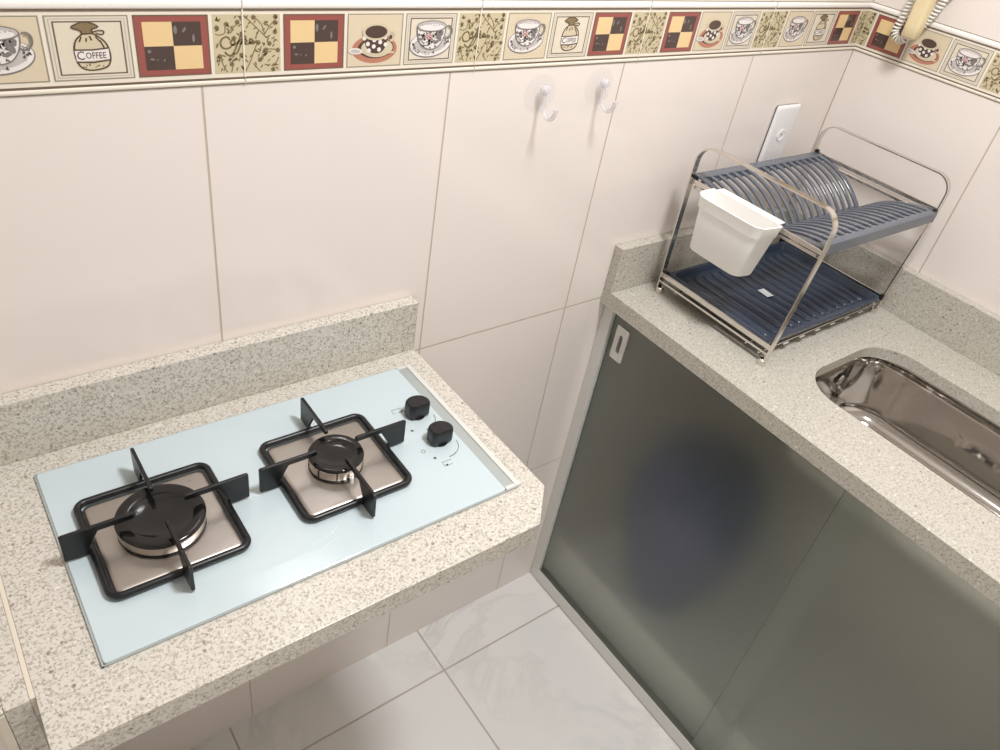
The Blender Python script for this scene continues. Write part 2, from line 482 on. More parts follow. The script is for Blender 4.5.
def art_framedcup(a): framed(a); cup_art(a, .03, ('grey', 'pink'))
def art_plaincup(a): a.rect(0, 1, 0, 1, 'tan', 0); a.frame(0.0, 0.018, 'gline', 1); cup_art(a, .0, ('grey', 'pink'))
def art_greencup(a): a.rect(0, 1, 0, 1, 'tan', 0); a.frame(0.0, 0.018, 'gline', 1); cup_art(a, .06, ('green', 'pink'))

SCRIPT = [
    [(.24, .58), (.20, .63), (.13, .60), (.10, .52), (.14, .44), (.22, .44), (.26, .48)],
    [(.26, .48), (.31, .53), (.29, .58), (.25, .55), (.27, .49), (.33, .51)],
    [(.33, .51), (.42, .60), (.40, .64), (.36, .54), (.27, .33), (.19, .33), (.16, .38)],
    [(.38, .50), (.47, .60), (.45, .64), (.41, .54), (.34, .36), (.27, .34)],
    [(.43, .50), (.49, .55), (.46, .58), (.45, .51), (.51, .50)],
    [(.51, .50), (.57, .56), (.54, .59), (.53, .52), (.60, .52), (.64, .56)]]
def art_coffee(a, lo=-1, hi=2):
    a.rect(max(0, lo), min(1, hi), 0, 1, 'olive', 0)
    ok = lambda u: lo + .04 < u < hi - .04
    rs = random.Random(11)
    for L in SCRIPT:
        q = [p for p in catmull(L, 4) if ok(p[0])]
        if len(q) > 2: a.stroke(q, .026, 'sprig', 3)
    vines = [[(.03, .68), (.10, .66), (.17, .70), (.18, .80)], [(.2, .70), (.30, .78), (.36, .86)], [(.10, .30), (.12, .16), (.18, .02)], [(.45, .02), (.54, .22), (.60, .40), (.66, .55)],
             [(.46, .98), (.60, .82), (.74, .66), (.78, .6)], [(.62, .95), (.72, .82), (.76, .66)], [(.76, .66), (.84, .80), (.92, .90)], [(.60, .38), (.68, .36), (.70, .46)],
             [(.74, .30), (.82, .40), (.97, .38)], [(.58, .16), (.64, .06), (.68, .02)], [(.24, .02), (.27, .14)], [(.72, .22), (.76, .34), (.86, .36)], [(.88, .1), (.94, .18), (.97, .26)]]
    for L in vines:
        q = [p for p in catmull(L, 4) if ok(p[0])]
        if len(q) > 2: a.stroke(q, .017, 'flower', 1)
    flowers = [(.06, .78), (.20, .84), (.36, .87), (.42, .68), (.08, .30), (.25, .16), (.40, .31), (.30, .60), (.60, .95), (.92, .86), (.92, .70), (.83, .50), (.66, .52), (.76, .38), (.68, .22), (.93, .96), (.58, .53), (.96, .38), (.88, .04)]
    for (u, v) in flowers:
        if not ok(u): continue
        for k in range(5):
            t = k * 2 * PI / 5 + u * 9
            a.ell(u + .022 * math.cos(t), v + .026 * math.sin(t), .017, .02, 'flower', 2, 7)
        a.ell(u, v, .010, .012, 'sprig', 3, 6)
    for i in range(120):
        u, v = rs.uniform(.04, .96), rs.uniform(.04, .96)
        if (.08 < u < .62 and .32 < v < .64) or not ok(u): continue
        a.ell(u, v, .034, .011, rs.choice(['sprig', 'flower']), 2, 8, rs.uniform(.5, 1.4) if rs.random() < .6 else rs.uniform(-1.2, -.3))

PITCH = 0.0797
SEQ = ['coffee', 'checker', 'dotted', 'framedcup', 'coffee', 'plaincup', 'sack', 'checker']
ARTF = dict(coffee=art_coffee, checker=art_checker, dotted=art_dotted, framedcup=art_framedcup, plaincup=art_plaincup, sack=art_sack, greencup=art_greencup)
ZA, ZB_ = 1.3600, 1.4216
def border(name, to3, s0, s1, start, i0, joints, label):
    bm = bmesh.new(); a = Art(bm, to3)
    def bar(z0, z1, d, mat, sa=s0, sb=s1):
        vs = [bm.verts.new(to3(s, z, dd)) for s in (sa, sb) for z in (z0, z1) for dd in (0.0, d)]
        for f in ((0, 1, 3, 2), (4, 6, 7, 5), (0, 4, 5, 1), (2, 3, 7, 6), (0, 2, 6, 4), (1, 5, 7, 3)):
            bm.faces.new([vs[i] for i in f]).material_index = ART[mat]
    def bead(z0, z1, d, mat):
        n = 6; rows = []
        for k in range(n + 1):
            t = PI * k / n
            rows.append([bm.verts.new(to3(s, (z0 + z1) / 2 - (z1 - z0) / 2 * math.cos(t), d * (0.35 + 0.65 * math.sin(t)))) for s in (s0, s1)])
        for p, q in zip(rows, rows[1:]):
            bm.faces.new((p[0], p[1], q[1], q[0])).material_index = ART[mat]
    bar(1.3545, 1.4265, 0.001, 'cream')
    bar(1.3470, 1.3482, 0.0008, 'gline')
    bead(1.3482, 1.3534, 0.0024, 'cream'); bar(1.3534, 1.3556, 0.0016, 'line')
    bar(1.4252, 1.4272, 0.0016, 'line'); bead(1.4272, 1.4365, 0.0026, 'white'); bar(1.4365, 1.438, 0.0008, 'gline')
    k = 0; s = start
    while s < s1 - 1e-4:
        kind = SEQ[(i0 + k) % 8]
        e0, e1 = s + 0.002, s + PITCH - 0.002
        if e1 > s0 + 0.004:
            a.cell(e0, e1, ZA, ZB_)
            if kind == 'coffee':
                art_coffee(a, (s0 - e0) / (e1 - e0) if e0 < s0 else -1, (s1 - e0) / (e1 - e0) if e1 > s1 else 2)
            elif e0 >= s0 and e1 <= s1:
                if kind == 'plaincup' and k == 2 and name == 'trim_1': art_greencup(a)
                else: ARTF[kind](a)
        s += PITCH; k += 1
    for j in joints:
        bar(1.3556, 1.4272, 0.0021, 'cream', j - 0.0008, j + 0.0008)
        bar(1.4272, 1.4366, 0.0028, 'lgrey', j - 0.0007, j + 0.0007); bar(1.3480, 1.3540, 0.0026, 'lgrey', j - 0.0007, j + 0.0007)
    return tag(link(name, bm, ART_M, recalc=False), label, 'tile border', kind='structure')
c0 = -1.386 - 3 * PITCH         # left edge of a sprig tile whose next but two is a checkered one
border('trim_1', lambda s, z, d: (s, -d, z), -2.7, 0.0, c0 - 8 * PITCH, 3 + 1, [-1.2713 + 0.3187 * k for k in range(-1, 4)],
       'strip of printed coffee tiles along the wall behind the cooktop', )
border('trim_2', lambda s, z, d: (-d, -s, z), 0.0, 2.1, 0.0215 - PITCH, 0, [0.301 + 0.319 * k for k in range(5)],
       'strip of printed coffee tiles along the wall behind the sink')

# ------------------------------------------------------------------ cooking counter
cc = empty('granite_countertop', (-1.33, -0.2, ZC), label='speckled beige granite countertop holding the white glass cooktop', cat='countertop')
XR, YF, XJ = -1.0165, -0.4212, -1.6375
bm = bmesh.new()
loop = fillet([(XJ, -0.0005, 0), (XR, -0.0005, 0), (XR, -0.3696, 0), (-1.066, YF, 0), (XJ, YF, 0)], [0.0005, 0.0005, 0.006, 0.008, 0.003], 4, True)
prism(bm, loop, ZC - 0.0325, ZC)
link('slab', bm, M['granite'], cc, bevel=0.0012)
bm = bmesh.new(); box(bm, -1.664, XR, -0.022, -0.0005, ZC, ZC + 0.0918)
link('backsplash', bm, M['granite'], cc, bevel=0.0015)
lg = empty('granite_ledge', (-1.75, -0.18, ZC), label='narrow speckled granite ledge joined to the left end of the cooktop counter', cat='ledge')
bm = bmesh.new(); box(bm, -2.0, -1.6645, -0.355, -0.0005, ZC - 0.005, ZC); link('slab', bm, M['granite'], lg, bevel=0.001)
bm = bmesh.new(); box(bm, -1.6643, -1.6425, -0.3549, -0.0005, 0.0, ZC - .0001); link('end_panel', bm, M['granite'], lg, bevel=0.001)
bm = bmesh.new(); box(bm, -1.6425, -1.6377, -0.3540, -0.0225, ZC - 0.03, ZC + 0.0003)
link('sealant', bm, M['sealant'], lg, bevel=.0006)
bm = bmesh.new(); box(bm, -1.6725, -1.6645, -0.3562, -0.3522, 0.0, ZC - 0.006)
link('sealant', bm, M['sealant'], lg)

# ------------------------------------------------------------------ cooktop
GZ = ZC + 0.0045
ct = empty('cooktop', (-1.315, -0.206, ZC), label='white glass two-burner gas cooktop set on the beige granite counter', cat='cooktop')
bm = bmesh.new(); prism(bm, rrect(-1.5765, -1.0715, -0.3535, -0.0585, 0.004, 0, 4), ZC + 0.0002, GZ)
tag(link('glass_panel', bm, M['glass_top'], ct, bevel=0.0012), 'pale blue-white glass panel')
bm = bmesh.new()
box(bm, -1.5785, -1.5767, -0.3550, -0.0570, ZC + 0.0002, GZ - 0.0012)
box(bm, -1.5785, -1.05, -0.3550, -0.3537, ZC + 0.0002, GZ - 0.0015)
box(bm, -1.5785, -1.05, -0.0583, -0.0570, ZC + 0.0002, GZ - 0.0015)
link('rim_seal', bm, M['alu_grey'], ct)
bm = bmesh.new()
box(bm, -1.0713, -1.0555, -0.3480, -0.0640, ZC + 0.0002, GZ - 0.0012)
link('end_channel', bm, M['alu_grey'], ct, bevel=0.0004)
bm = bmesh.new()
box(bm, -1.0555, -1.0478, -0.3540, -0.0580, ZC + 0.0002, GZ + 0.0006); box(bm, -1.0713, -1.0555, -0.3540, -0.3482, ZC + 0.0002, GZ + 0.0002); box(bm, -1.0713, -1.0555, -0.0638, -0.0580, ZC + 0.0002, GZ + 0.0002)
link('end_trim', bm, M['alu_white'], ct, bevel=0.0008)

def burner(cx, cy, R, tall, h):
    # raised brushed drip plate
    bm = bmesh.new()
    rings = [rrect(cx - h, cx + h, cy - h, cy + h, 0.008, GZ + 0.0002, 5), rrect(cx - h, cx + h, cy - h, cy + h, 0.008, GZ + 0.0022, 5),
             rrect(cx - h + .0022, cx + h - .0022, cy - h + .0022, cy + h - .0022, 0.007, GZ + 0.0042, 5), rrect(cx - h + .006, cx + h - .006, cy - h + .006, cy + h - .006, 0.005, GZ + 0.0046, 5)]
    loft(bm, rings, True, True, True)
    link('burner_plate', bm, M['plate'], ct, smooth=50)
    zp = GZ + 0.0046
    bm = bmesh.new()
    zt = zp + (0.0175 if tall else 0.0162)
    lathe(bm, cx, cy, [(R * .95, zp), (R * .95, zp + .003), (R * .99, zp + .0031), (R * 1.015, zp + .005), (R * 1.015, zt - .001), (R * .98, zt), (R * .3, zt)], 56)
    b = link('burner', bm, M['burner_steel'], ct, smooth=35)
    bm = bmesh.new(); lathe(bm, cx, cy, [(R * 1.00, zp + .0001), (R * 1.02, zp + .0016), (R * .97, zp + .0024)], 56, True, False)
    tag(link('burner_seat', bm, M['enamel'], b, smooth=40), 'black ring under the burner')
    if tall:
        for k in range(9):
            t = 2 * PI * k / 9 + .1
            c, s_ = math.cos(t), math.sin(t)
            bm = bmesh.new()
            sweep(bm, [(cx + c * R * 1.004, cy + s_ * R * 1.004, zp + .0052), (cx + c * R * 1.004, cy + s_ * R * 1.004, zt - .0004)], .0013, .0018, (c, s_, 0))
            link('flame_slot', bm, M['grey_dark'], b)
        bm = bmesh.new(); ex, ey = cx + .003, cy - R * 1.12
        lathe(bm, ex, ey, [(.0026, zp), (.0026, zp + .010), (.0012, zp + .0105), (.0010, zp + .0135)], 16)
        tag(link('igniter', bm, M['white_plastic'], ct, smooth=40), 'small white spark pin')
    bm = bmesh.new()
    z0 = zt + .0002; z1 = z0 + .0046
    lathe(bm, cx, cy, [(R * .97, z0), (R * 1.03, z0 + .0006), (R * 1.038, z0 + .0020), (R * 1.015, z1 - .0010), (R * .98, z1 - .0002), (R * .92, z1), (R * .78, z1 - .0007), (R * .72, z1 - .0012), (R * .69, z1 - .0022), (R * .3, z1 - .0024)], 64)
    tag(link('burner_cap', bm, M['cap'], b, smooth=60), 'glossy black enamel cap')

def support(cx, cy, h):
    bm = bmesh.new()
    tube(bm, rrect(cx - h, cx + h, cy - h, cy + h, 0.012, GZ + 0.0058, 8), 0.0043, 12, True)
    s = link('pan_support', bm, M['enamel'], ct, smooth=50)
    for k in range(4):
        t = k * PI / 2; c, sn = math.cos(t), math.sin(t)
        prof = [(.104, .0035), (.104, .0415), (.101, .0425), (.030, .0425), (.0275, .0405), (.0275, .0365), (.0295, .0345), (.066, .0345), (.0795, .0095), (.0755, .0062), (.0755, .0022), (.090, .0022)]
        bm = bmesh.new()
        A, B = [], []
        for r, z in prof:
            for L, o in ((A, .0021), (B, -.0021)):
                L.append((cx + c * r - sn * o, cy + sn * r + c * o, GZ + z))
        loft(bm, [A, B], True, True, True)
        link('arm', bm, M['enamel'], s, bevel=.0007)
    return s
for cx, cy, R, tall in ((-1.4745, -0.2105, .0475, False), (-1.2530, -0.2110, .0350, True)):
    hh = .0738 if tall else .0755
    burner(cx, cy, R, tall, hh - .0048); support(cx, cy, hh)

def knob(cx, cy, k):
    bm = bmesh.new()
    R = .0190; base = []
    cy -= .002
    for i in range(40):
        t = 2 * PI * i / 40
        x, y = R * math.cos(t), R * math.sin(t) * .86
        y = max(y, -.0108); x = max(x, -.0166)
        if x + y < -.0225: d = (-.0225 - x - y) / 2; x += d; y += d
        base.append((x, y))
    zb = GZ + .0015
    lathe(bm, cx, cy, [(.0125, GZ + .0002), (.0135, zb + .001)], 32, True, True)
    sc_ = [(0.92, zb + .001), (1.0, zb + .003), (1.0, zb + .019), (.97, zb + .0222), (.84, zb + .0242)]
    loft(bm, [[(cx + x * f, cy + y * f, z) for x, y in base] for f, z in sc_], True, True, True)
    kn = link('knob', bm, M['knob'], ct, smooth=38)
    bm = bmesh.new()
    box(bm, cx - .0012, cx + .0012, cy - .009, cy + .004, zb + .0241, zb + .0245)
    link('pointer', bm, M['black_plastic'], kn)
knob(-1.1015, -.1665, 0); knob(-1.1020, -.2290, 1)
# printing on the glass
zm = GZ + .00015
def flat_stroke(bm, pts, w):
    sweep(bm, [Vector((p[0], p[1], zm)) for p in pts], .0002, w, (0, 0, 1))
def mark(pts, w, m='mark'):
    bm = bmesh.new(); flat_stroke(bm, pts, w); return link('printed_mark', bm, M[m], ct)
for kx, ky in ((-1.1045, -.1765), (-1.1050, -.2385)):
    arc = lambda a0, a1, r=.0262, n=8: [(kx + r * math.cos(math.radians(a0 + (a1 - a0) * i / n)), ky + r * math.sin(math.radians(a0 + (a1 - a0) * i / n))) for i in range(n + 1)]
    mark(arc(-60, -5), .0008)
    for q in range(-92, -60, 8): mark(arc(q, q + 5.5, .0262, 3), .0016)
    mark(arc(-141, -133, .0285, 2), .0030)
mark([(-1.1335 + .003 * math.cos(i * PI / 6), -.2395 + .003 * math.sin(i * PI / 6)) for i in range(13)], .0006)
for (mx, my, sx) in ((-1.1215, -.1490, 1), (-1.1130, -.2740, -1)):
    mark([(mx - .006, my - .004), (mx - .009, my - .004), (mx - .009, my + .004), (mx + .006, my + .004)], .0006)
    mark([(mx + .005 * sx - .0014, my - .003), (mx + .005 * sx + .0018, my - .003)], .0032)
    mark([(mx - .002, my - .004), (mx + .003, my - .004)], .0006)
for (x, y, l) in ((-1.335, -.316, .03), (-1.325, -.325, .022), (-1.31, -.311, .012)):
    bm = bmesh.new(); flat_stroke(bm, [(x, y), (x + l, y + .006)], .0005)
    tag(link('wipe_streak', bm, M['mark_white'], ct), 'thin pale wipe streak on the glass')

# ------------------------------------------------------------------ sink counter
XS = -0.5644
sk = empty('sink_countertop', (-0.28, -0.6, ZC), label='long granite countertop with the sink cut into it and the dish rack on it', cat='countertop')
hole = rrect(-0.432, -0.145, -0.905, -0.380, 0.078, 0, 14)
bm = bmesh.new()
def ringverts(L, z): return [bm.verts.new((p[0], p[1], z)) for p in L]
outer = [(XS, -0.0005), (-0.0005, -0.0005), (-0.0005, -1.3), (XS, -1.3)]
layers = []
for z in (ZC, ZC - .022):
    o = ringverts(outer, z); h = ringverts(hole, z)
    e = [bm.edges.new((o[i], o[(i + 1) % 4])) for i in range(4)] + [bm.edges.new((h[i], h[(i + 1) % len(h)])) for i in range(len(h))]
    bmesh.ops.triangle_fill(bm, use_beauty=True, use_dissolve=False, edges=e)
    layers.append((o, h))
for a, b in zip(layers[0], layers[1]):
    for i in range(len(a)):
        j = (i + 1) % len(a); bm.faces.new((a[i], a[j], b[j], b[i]))
link('slab', bm, M['granite_grey'], sk)
bm = bmesh.new(); box(bm, XS, XS + .022, -1.3, -.0005, ZC - .0325, ZC - .0221)
link('front_edge', bm, M['granite_grey'], sk)
bm = bmesh.new(); box(bm, XS, -.0005, -.022, -.0005, ZC, ZC + .0965); link('backsplash', bm, M['granite_grey'], sk, bevel=.0012)
bm = bmesh.new(); box(bm, -.022, -.0005, -1.3, -.0225, ZC, ZC + .0965); link('backsplash', bm, M['granite_grey'], sk, bevel=.0012)

BZ = ZC - .0225                 # underside of the granite
sb = empty('sink', (-0.288, -0.64, BZ), label='polished stainless steel sink bowl under the cut-out of the granite counter', cat='sink')
bm = bmesh.new()
DEP = .150
rr_ = lambda g, r, z: rrect(-0.432 - g, -0.145 + g, -0.905 - g, -0.380 + g, max(.02, .078 + r), z, 14)
prof = [(.022, .022, BZ), (.004, .004, BZ - .0003), (.0025, .0025, BZ - .003)]
for k in range(1, 6): prof.append((.0025 + .0005 * k / 5, .002, BZ - .003 - (DEP - .04) * k / 5))
for k in range(1, 9):
    t = PI / 2 * k / 8; R = .030
    prof.append((.003 - R * (1 - math.cos(t)), -R * (1 - math.cos(t)) * .9, BZ - DEP + .037 - R * math.sin(t) - .004))
zb0 = prof[-1][2]
prof += [(-.06, -.050, zb0 - .002), (-.10, -.056, zb0 - .0045)]
rings = [rr_(*p) for p in prof]
dcx, dcy, dr = -.270, -.617, .045
n = len(rings[0])
def nearest_ring(r, z):
    out = []
    for p in rings[-1]:
        a = math.atan2(p[1] - dcy, p[0] - dcx)
        out.append((dcx + r * math.cos(a), dcy + r * math.sin(a), z))
    return out
ds = .040
rings += [nearest_ring(.048, zb0 - .006), nearest_ring(.044, zb0 - .010)]
loft(bm, rings, True, False, False)
link('bowl', bm, M['basin'], sb, smooth=50)
bm = bmesh.new()
zd = zb0 - .0085
lathe(bm, dcx, dcy, [(.048, zd + .0016), (.047, zd + .0034), (.040, zd + .0034), (.036, zd - .0005), (.034, zd - .001), (.006, zd - .0006), (.005, zd + .004), (.003, zd + .005)], 40, False)
dr_ = link('drain', bm, M['chrome'], sb, smooth=40)
bm = bmesh.new()
for k in range(6):
    t = 2 * PI * k / 6 + .3
    lathe(bm, dcx + .0205 * math.cos(t), dcy + .0205 * math.sin(t), [(.0085, zd - .0006), (.0082, zd + .0006)], 16)
    link('drain_hole', bm, M['enamel'], dr_); bm = bmesh.new()
bm.free()
bm = bmesh.new()
ox, oz = -.245, BZ - .045
ring = lambda r, y: [(ox + r * math.cos(2 * PI * i / 24), y, oz + r * math.sin(2 * PI * i / 24)) for i in range(24)]
loft(bm, [ring(.012, -.3815), ring(.011, -.3835), ring(.006, -.3838)], True, True, True)
link('overflow', bm, M['chrome'], sb, smooth=40)

# ------------------------------------------------------------------ cabinet under the sink
cab = empty('sink_cabinet', (-.54, -.6, 0), label='sink base cabinet closed by two sliding frosted green-grey glass doors', cat='cabinet')
ZT = ZC - .033
for y0, y1 in ((-.0285, -.0005), (-1.3, -1.2715)):
    bm = bmesh.new(); box(bm, -.5485, -.505, y0, y1, 0.0, ZT)
    link('jamb', bm, M['alu_white'], cab, bevel=.001)
bm = bmesh.new()
prism(bm, [(-.5490, .007), (-.5490, .0465), (-.5480, .0465), (-.5480, .014), (-.510, .014), (-.510, .0), (-.5465, .0), (-.5465, .007)], -1.2715, -.0285)
for v in bm.verts: v.co = Vector((v.co.x, v.co.z, v.co.y))
link('bottom_track', bm, M['alu_white'], cab, bevel=.0005)
bm = bmesh.new(); box(bm, -.5405, -.505, -1.2715, -.0285, ZT - .010, ZT)
link('top_track', bm, M['alu'], cab)
bm = bmesh.new(); box(bm, -.500, -.002, -1.27, -1.25, .0, ZT - .002)
link('side_panel', bm, M['paint'], cab)
bm = bmesh.new(); box(bm, -.500, -.001, -1.249, -.001, .0, .155)
link('plinth', bm, M['plinth'], cab, bevel=.002)
def door(x, y0, y1):
    bm = bmesh.new(); box(bm, x - .0028, x + .0028, y0, y1, .0155, ZT - .001 if x < -.541 else ZT - .0105)
    bm.faces.ensure_lookup_table()
    for fc in bm.faces:
        c = fc.calc_center_median()
        if c.x < x - .002: fc.material_index = 1
        elif c.y < y0 + .0005 or c.y > y1 - .0005: fc.material_index = 2
    return link('sliding_door', bm, [M['frost'], M['frost_front'], M['glass_edge']], cab)
dl = door(-.5365, -.630, -.0287)
drr = door(-.5445, -1.271, -.578)
# pull plate with a slot
bm = bmesh.new()
hx = -.5402
hy, hz = -.0605, .8030
plate_o = [(hy + .0168, hz + .0395), (hy - .0168, hz + .0395), (hy - .0168, hz - .0395), (hy + .0168, hz - .0395)]
O = [(p.x, p.y) for p in fillet([(a, b, 0) for a, b in plate_o], .004, 5, True)]
I = [(hy + .0052 * math.cos(t), hz + (.016 if math.sin(t) >= 0 else -.016) + .0052 * math.sin(t)) for t in [2 * PI * (i + .5) / 24 for i in range(24)]]
L2 = []
for x in (hx - .0018, hx + .0008):
    o = [bm.verts.new((x, p[0], p[1])) for p in O]; i_ = [bm.verts.new((x, p[0], p[1])) for p in I]
    e = [bm.edges.new((o[k], o[(k + 1) % len(o)])) for k in range(len(o))] + [bm.edges.new((i_[k], i_[(k + 1) % len(i_)])) for k in range(len(i_))]
    bmesh.ops.triangle_fill(bm, use_beauty=True, use_dissolve=False, edges=e); L2.append((o, i_))
for a, b in zip(*L2):
    for k in range(len(a)):
        j = (k + 1) % len(a); bm.faces.new((a[k], a[j], b[j], b[k]))
hd = link('handle', bm, M['alu_white'], dl); tag(hd, 'white pull plate with an oval slot')

# what shows as a blur behind the left door
px, py = -.372, -.277
jg = empty('pot', (px, py, .1555), label='dark blue round pot, a soft blur behind the left frosted door', cat='pot')
bm = bmesh.new()
lathe(bm, px, py, [(.070, .1556), (.085, .160), (.100, .210), (.122, .280), (.146, .370), (.155, .440), (.150, .500), (.132, .550), (.118, .568), (.122, .574), (.120, .579), (.112, .572), (.122, .545), (.142, .480), (.145, .430), (.110, .300), (.05, .172)], 48)
link('body', bm, M['jug'], jg, smooth=40)
bm = bmesh.new(); lathe(bm, px, py, [(.119, .5795), (.116, .586), (.080, .604), (.022, .612), (.014, .621), (.020, .634), (.012, .640)], 40)
link('lid', bm, M['jug'], jg, smooth=40)

# ------------------------------------------------------------------ dish rack
X1, X2 = -.465, -.063
rk = empty('dish_rack', (-.264, -.19, ZC), label='chrome two-tier dish rack with slate plate tray and navy drip tray, in the counter corner', cat='dish rack')
def rackloop(x, dy):
    bm = bmesh.new()
    p = [(x, -.0555 + dy * .4, ZC + .0045), (x, -.050 + dy * .6, 1.150), (x, -.050 + dy * .6, 1.2165), (x, -.342 + dy, 1.2165), (x, -.341 + dy, 1.150), (x, -.325 + dy, ZC + .004)]
    pts = fillet(p, [0, .3, .036, .034, .3, 0], 10)
    sweep(bm, pts, .0125, .0026, (1, 0, 0))
    f = link('side_frame', bm, M['chrome'], rk, smooth=35)
    for q in (0, -1):
        bm = bmesh.new()
        y = p[q][1]
        sgn = 1 if q == 0 else -1
        lathe(bm, x, y - sgn * .004, [(.0075, ZC), (.0078, ZC + .002), (.0078, ZC + .012), (.006, ZC + .0135)], 20)
        tag(link('foot', bm, M['chrome'], f, smooth=40))
    return p
pl = rackloop(X1, 0.0); pr = rackloop(X2, .015)
def ybar(x, y0, y1, z, w, h, mat, name):
    bm = bmesh.new(); box(bm, x - w / 2, x + w / 2, y1, y0, z - h / 2, z + h / 2)
    return link(name, bm, mat, rk, bevel=.001)
ybar(X1 + .004, -.052, -.337, 1.1455, .004, .0085, M['chrome'], 'upper_rail'); ybar(X1 + .010, -.054, -.335, 1.1340, .005, .006, M['chrome'], 'upper_rail')
ybar(X2 - .004, -.048, -.327, 1.1545, .004, .0085, M['chrome'], 'upper_rail'); ybar(X2 - .010, -.050, -.326, 1.1430, .005, .006, M['chrome'], 'upper_rail')
ybar(X1 + .003, -.056, -.326, .9465, .005, .010, M['chrome'], 'lower_rail'); ybar(X1 + .003, -.056, -.326, .9320, .004, .005, M['chrome'], 'lower_rail')
ybar(X2 - .003, -.051, -.316, .9505, .005, .010, M['chrome'], 'lower_rail'); ybar(X2 - .003, -.051, -.316, .9360, .004, .005, M['chrome'], 'lower_rail')
for y in (-.095, -.275):
    bm = bmesh.new(); tube(bm, [(X1 + .003, y, .9265), (X2 - .003, y, .9275)], .002, 8); link('cross_wire', bm, M['chrome'], rk, smooth=60)
bm = bmesh.new(); tube(bm, [(X1 + .003, -.3055, .9250), (X2 - .003, -.3015, .9255)], .0016, 8); link('cross_wire', bm, M['chrome'], rk, smooth=60)
for k in range(7):
    x = -.383 + .0525 * k; y = -.3085 + .0035 * k / 6
    bm = bmesh.new(); box(bm, x - .0075, x + .0075, y - .0022, y + .0022, .9238, .9262); link('glint_tab', bm, M['alu_white'], rk, bevel=.0006)  # pale tabs added to draw the bright glints under the tray's front edge
# plate tray: two slatted leaves meeting in a valley
TX0, TX1 = -.456, -.073
def back_leaf(k=14): return bez((0, -.058, 1.1545), (0, -.135, 1.1500), (0, -.184, 1.0945), k)
def front_leaf(k=14): return bez((0, -.192, 1.0945), (0, -.232, 1.1480), (0, -.326, 1.1500), k)
bm = bmesh.new()
NS = 17
for leaf in (back_leaf, front_leaf):
    for i in range(NS + 1):
        x = TX0 + .004 + (TX1 - TX0 - .008) * i / NS
        w = .0125 if i in (0, NS) else .0078
        sweep(bm, [(x, p[1], p[2]) for p in leaf()], w, .0042, (1, 0, 0))
box(bm, TX0 - .002, TX1 + .002, -.0665, -.0465, 1.1515, 1.1570)
box(bm, TX0 - .002, TX1 + .002, -.199, -.177, 1.0900, 1.0945)
box(bm, TX0 - .002, TX1 + .002, -.3270, -.3170, 1.1475, 1.1525)
box(bm, TX0 - .002, TX1 + .002, -.3310, -.3270, 1.1320, 1.1525)
# cross ties that join the slats under each leaf
for leaf, t0 in ((back_leaf, 1), (front_leaf, 12)):
    p = leaf()[t0]
    box(bm, TX0, TX1, p[1] - .004, p[1] + .004, p[2] - .0065, p[2] - .0022)
link('plate_tray', bm, M['tray_grey'], rk, bevel=.0007, seg=1)
# drip tray
bm = bmesh.new()
dx0, dx1, dy0, dy1, dz = -.4575, -.0715, -.3135, -.0585, .9365
R = [rrect(dx0, dx1, dy0, dy1, .010, dz + .013, 5), rrect(dx0 + .002, dx1 - .002, dy0 + .002, dy1 - .002, .009, dz + .0165, 5), rrect(dx0 + .008, dx1 - .008, dy0 + .008, dy1 - .008, .008, dz + .0160, 5),
     rrect(dx0 + .012, dx1 - .012, dy0 + .012, dy1 - .012, .008, dz + .003, 5)]
loft(bm, [rrect(dx0 + .006, dx1 - .006, dy0 + .006, dy1 - .006, .009, dz, 5)] + R, True, True, True)
tr = link('drip_tray', bm, M['tray_blue'], rk, smooth=40)
bm = bmesh.new()
for k in range(13):
    x = dx0 + .034 + (dx1 - dx0 - .068) * k / 12
    rings = []
    for y, s in ((dy0 + .020, .2), (dy0 + .024, .8), (dy0 + .032, 1), (dy1 - .036, 1), (dy1 - .028, .8), (dy1 - .024, .2)):
        rings.append([(x + .0075 * s * math.cos(t), y, dz + .0028 + .0052 * s * math.sin(t)) for t in [PI * i / 8 for i in range(9)]])
    loft(bm, rings, False, False, False)
link('drip_ribs', bm, M['tray_blue'], tr, smooth=60)
bm = bmesh.new()
sweep(bm, [(-.3015, -.176, dz + .0092), (-.3035, -.203, dz + .0092)], .0004, .018, (0, 0, 1))
link('label_sticker', bm, M['sticker'], tr)
for (x, y, z) in ((X1 + .007, -.054, 1.150), (X1 + .007, -.334, 1.146), (X2 - .007, -.050, 1.157), (X2 - .007, -.324, 1.150), (X1 + .008, -.322, .949), (X2 - .008, -.312, .952), (X1 + .008, -.058, .949), (X2 - .008, -.055, .952)):
    bm = bmesh.new(); box(bm, x - .004, x + .004, y - .004, y + .004, z - .006, z + .006)
    link('corner_clip', bm, M['black_plastic'], rk, bevel=.001)

# cutlery holder hung on the rack's end rail
bm = bmesh.new()
def dloop(xb, xf, y0, y1, r, z):
    return [tuple(p) for p in fillet([(xb, y0, z), (xb, y1, z), (xf, y1 - .001, z), (xf, y0 + .006, z)], [.003, .003, r, r * .8], 8, True)]
RZ = 1.157
outer_l = [dloop(-.476, -.510, -.2380, -.1190, .022, RZ - .105), dloop(-.474, -.5135, -.2405, -.1165, .024, RZ - .1015), dloop(-.473, -.5195, -.2555, -.1115, .026, RZ - .0235), dloop(-.473, -.5232, -.2575, -.1095, .027, RZ - .0215), dloop(-.472, -.5265, -.2610, -.1080, .028, RZ - .002), dloop(-.472, -.5272, -.2615, -.1075, .028, RZ)]
inner_l = [dloop(-.4745, -.5245, -.2585, -.1105, .026, RZ), dloop(-.475, -.519, -.2535, -.1135, .024, RZ - .022), dloop(-.477, -.508, -.2370, -.1205, .020, RZ - .101)]
loft(bm, outer_l + inner_l, True, True, True)
box(bm, -.4745, -.4555, -.2520, -.1160, RZ - .0008, RZ + .0012)
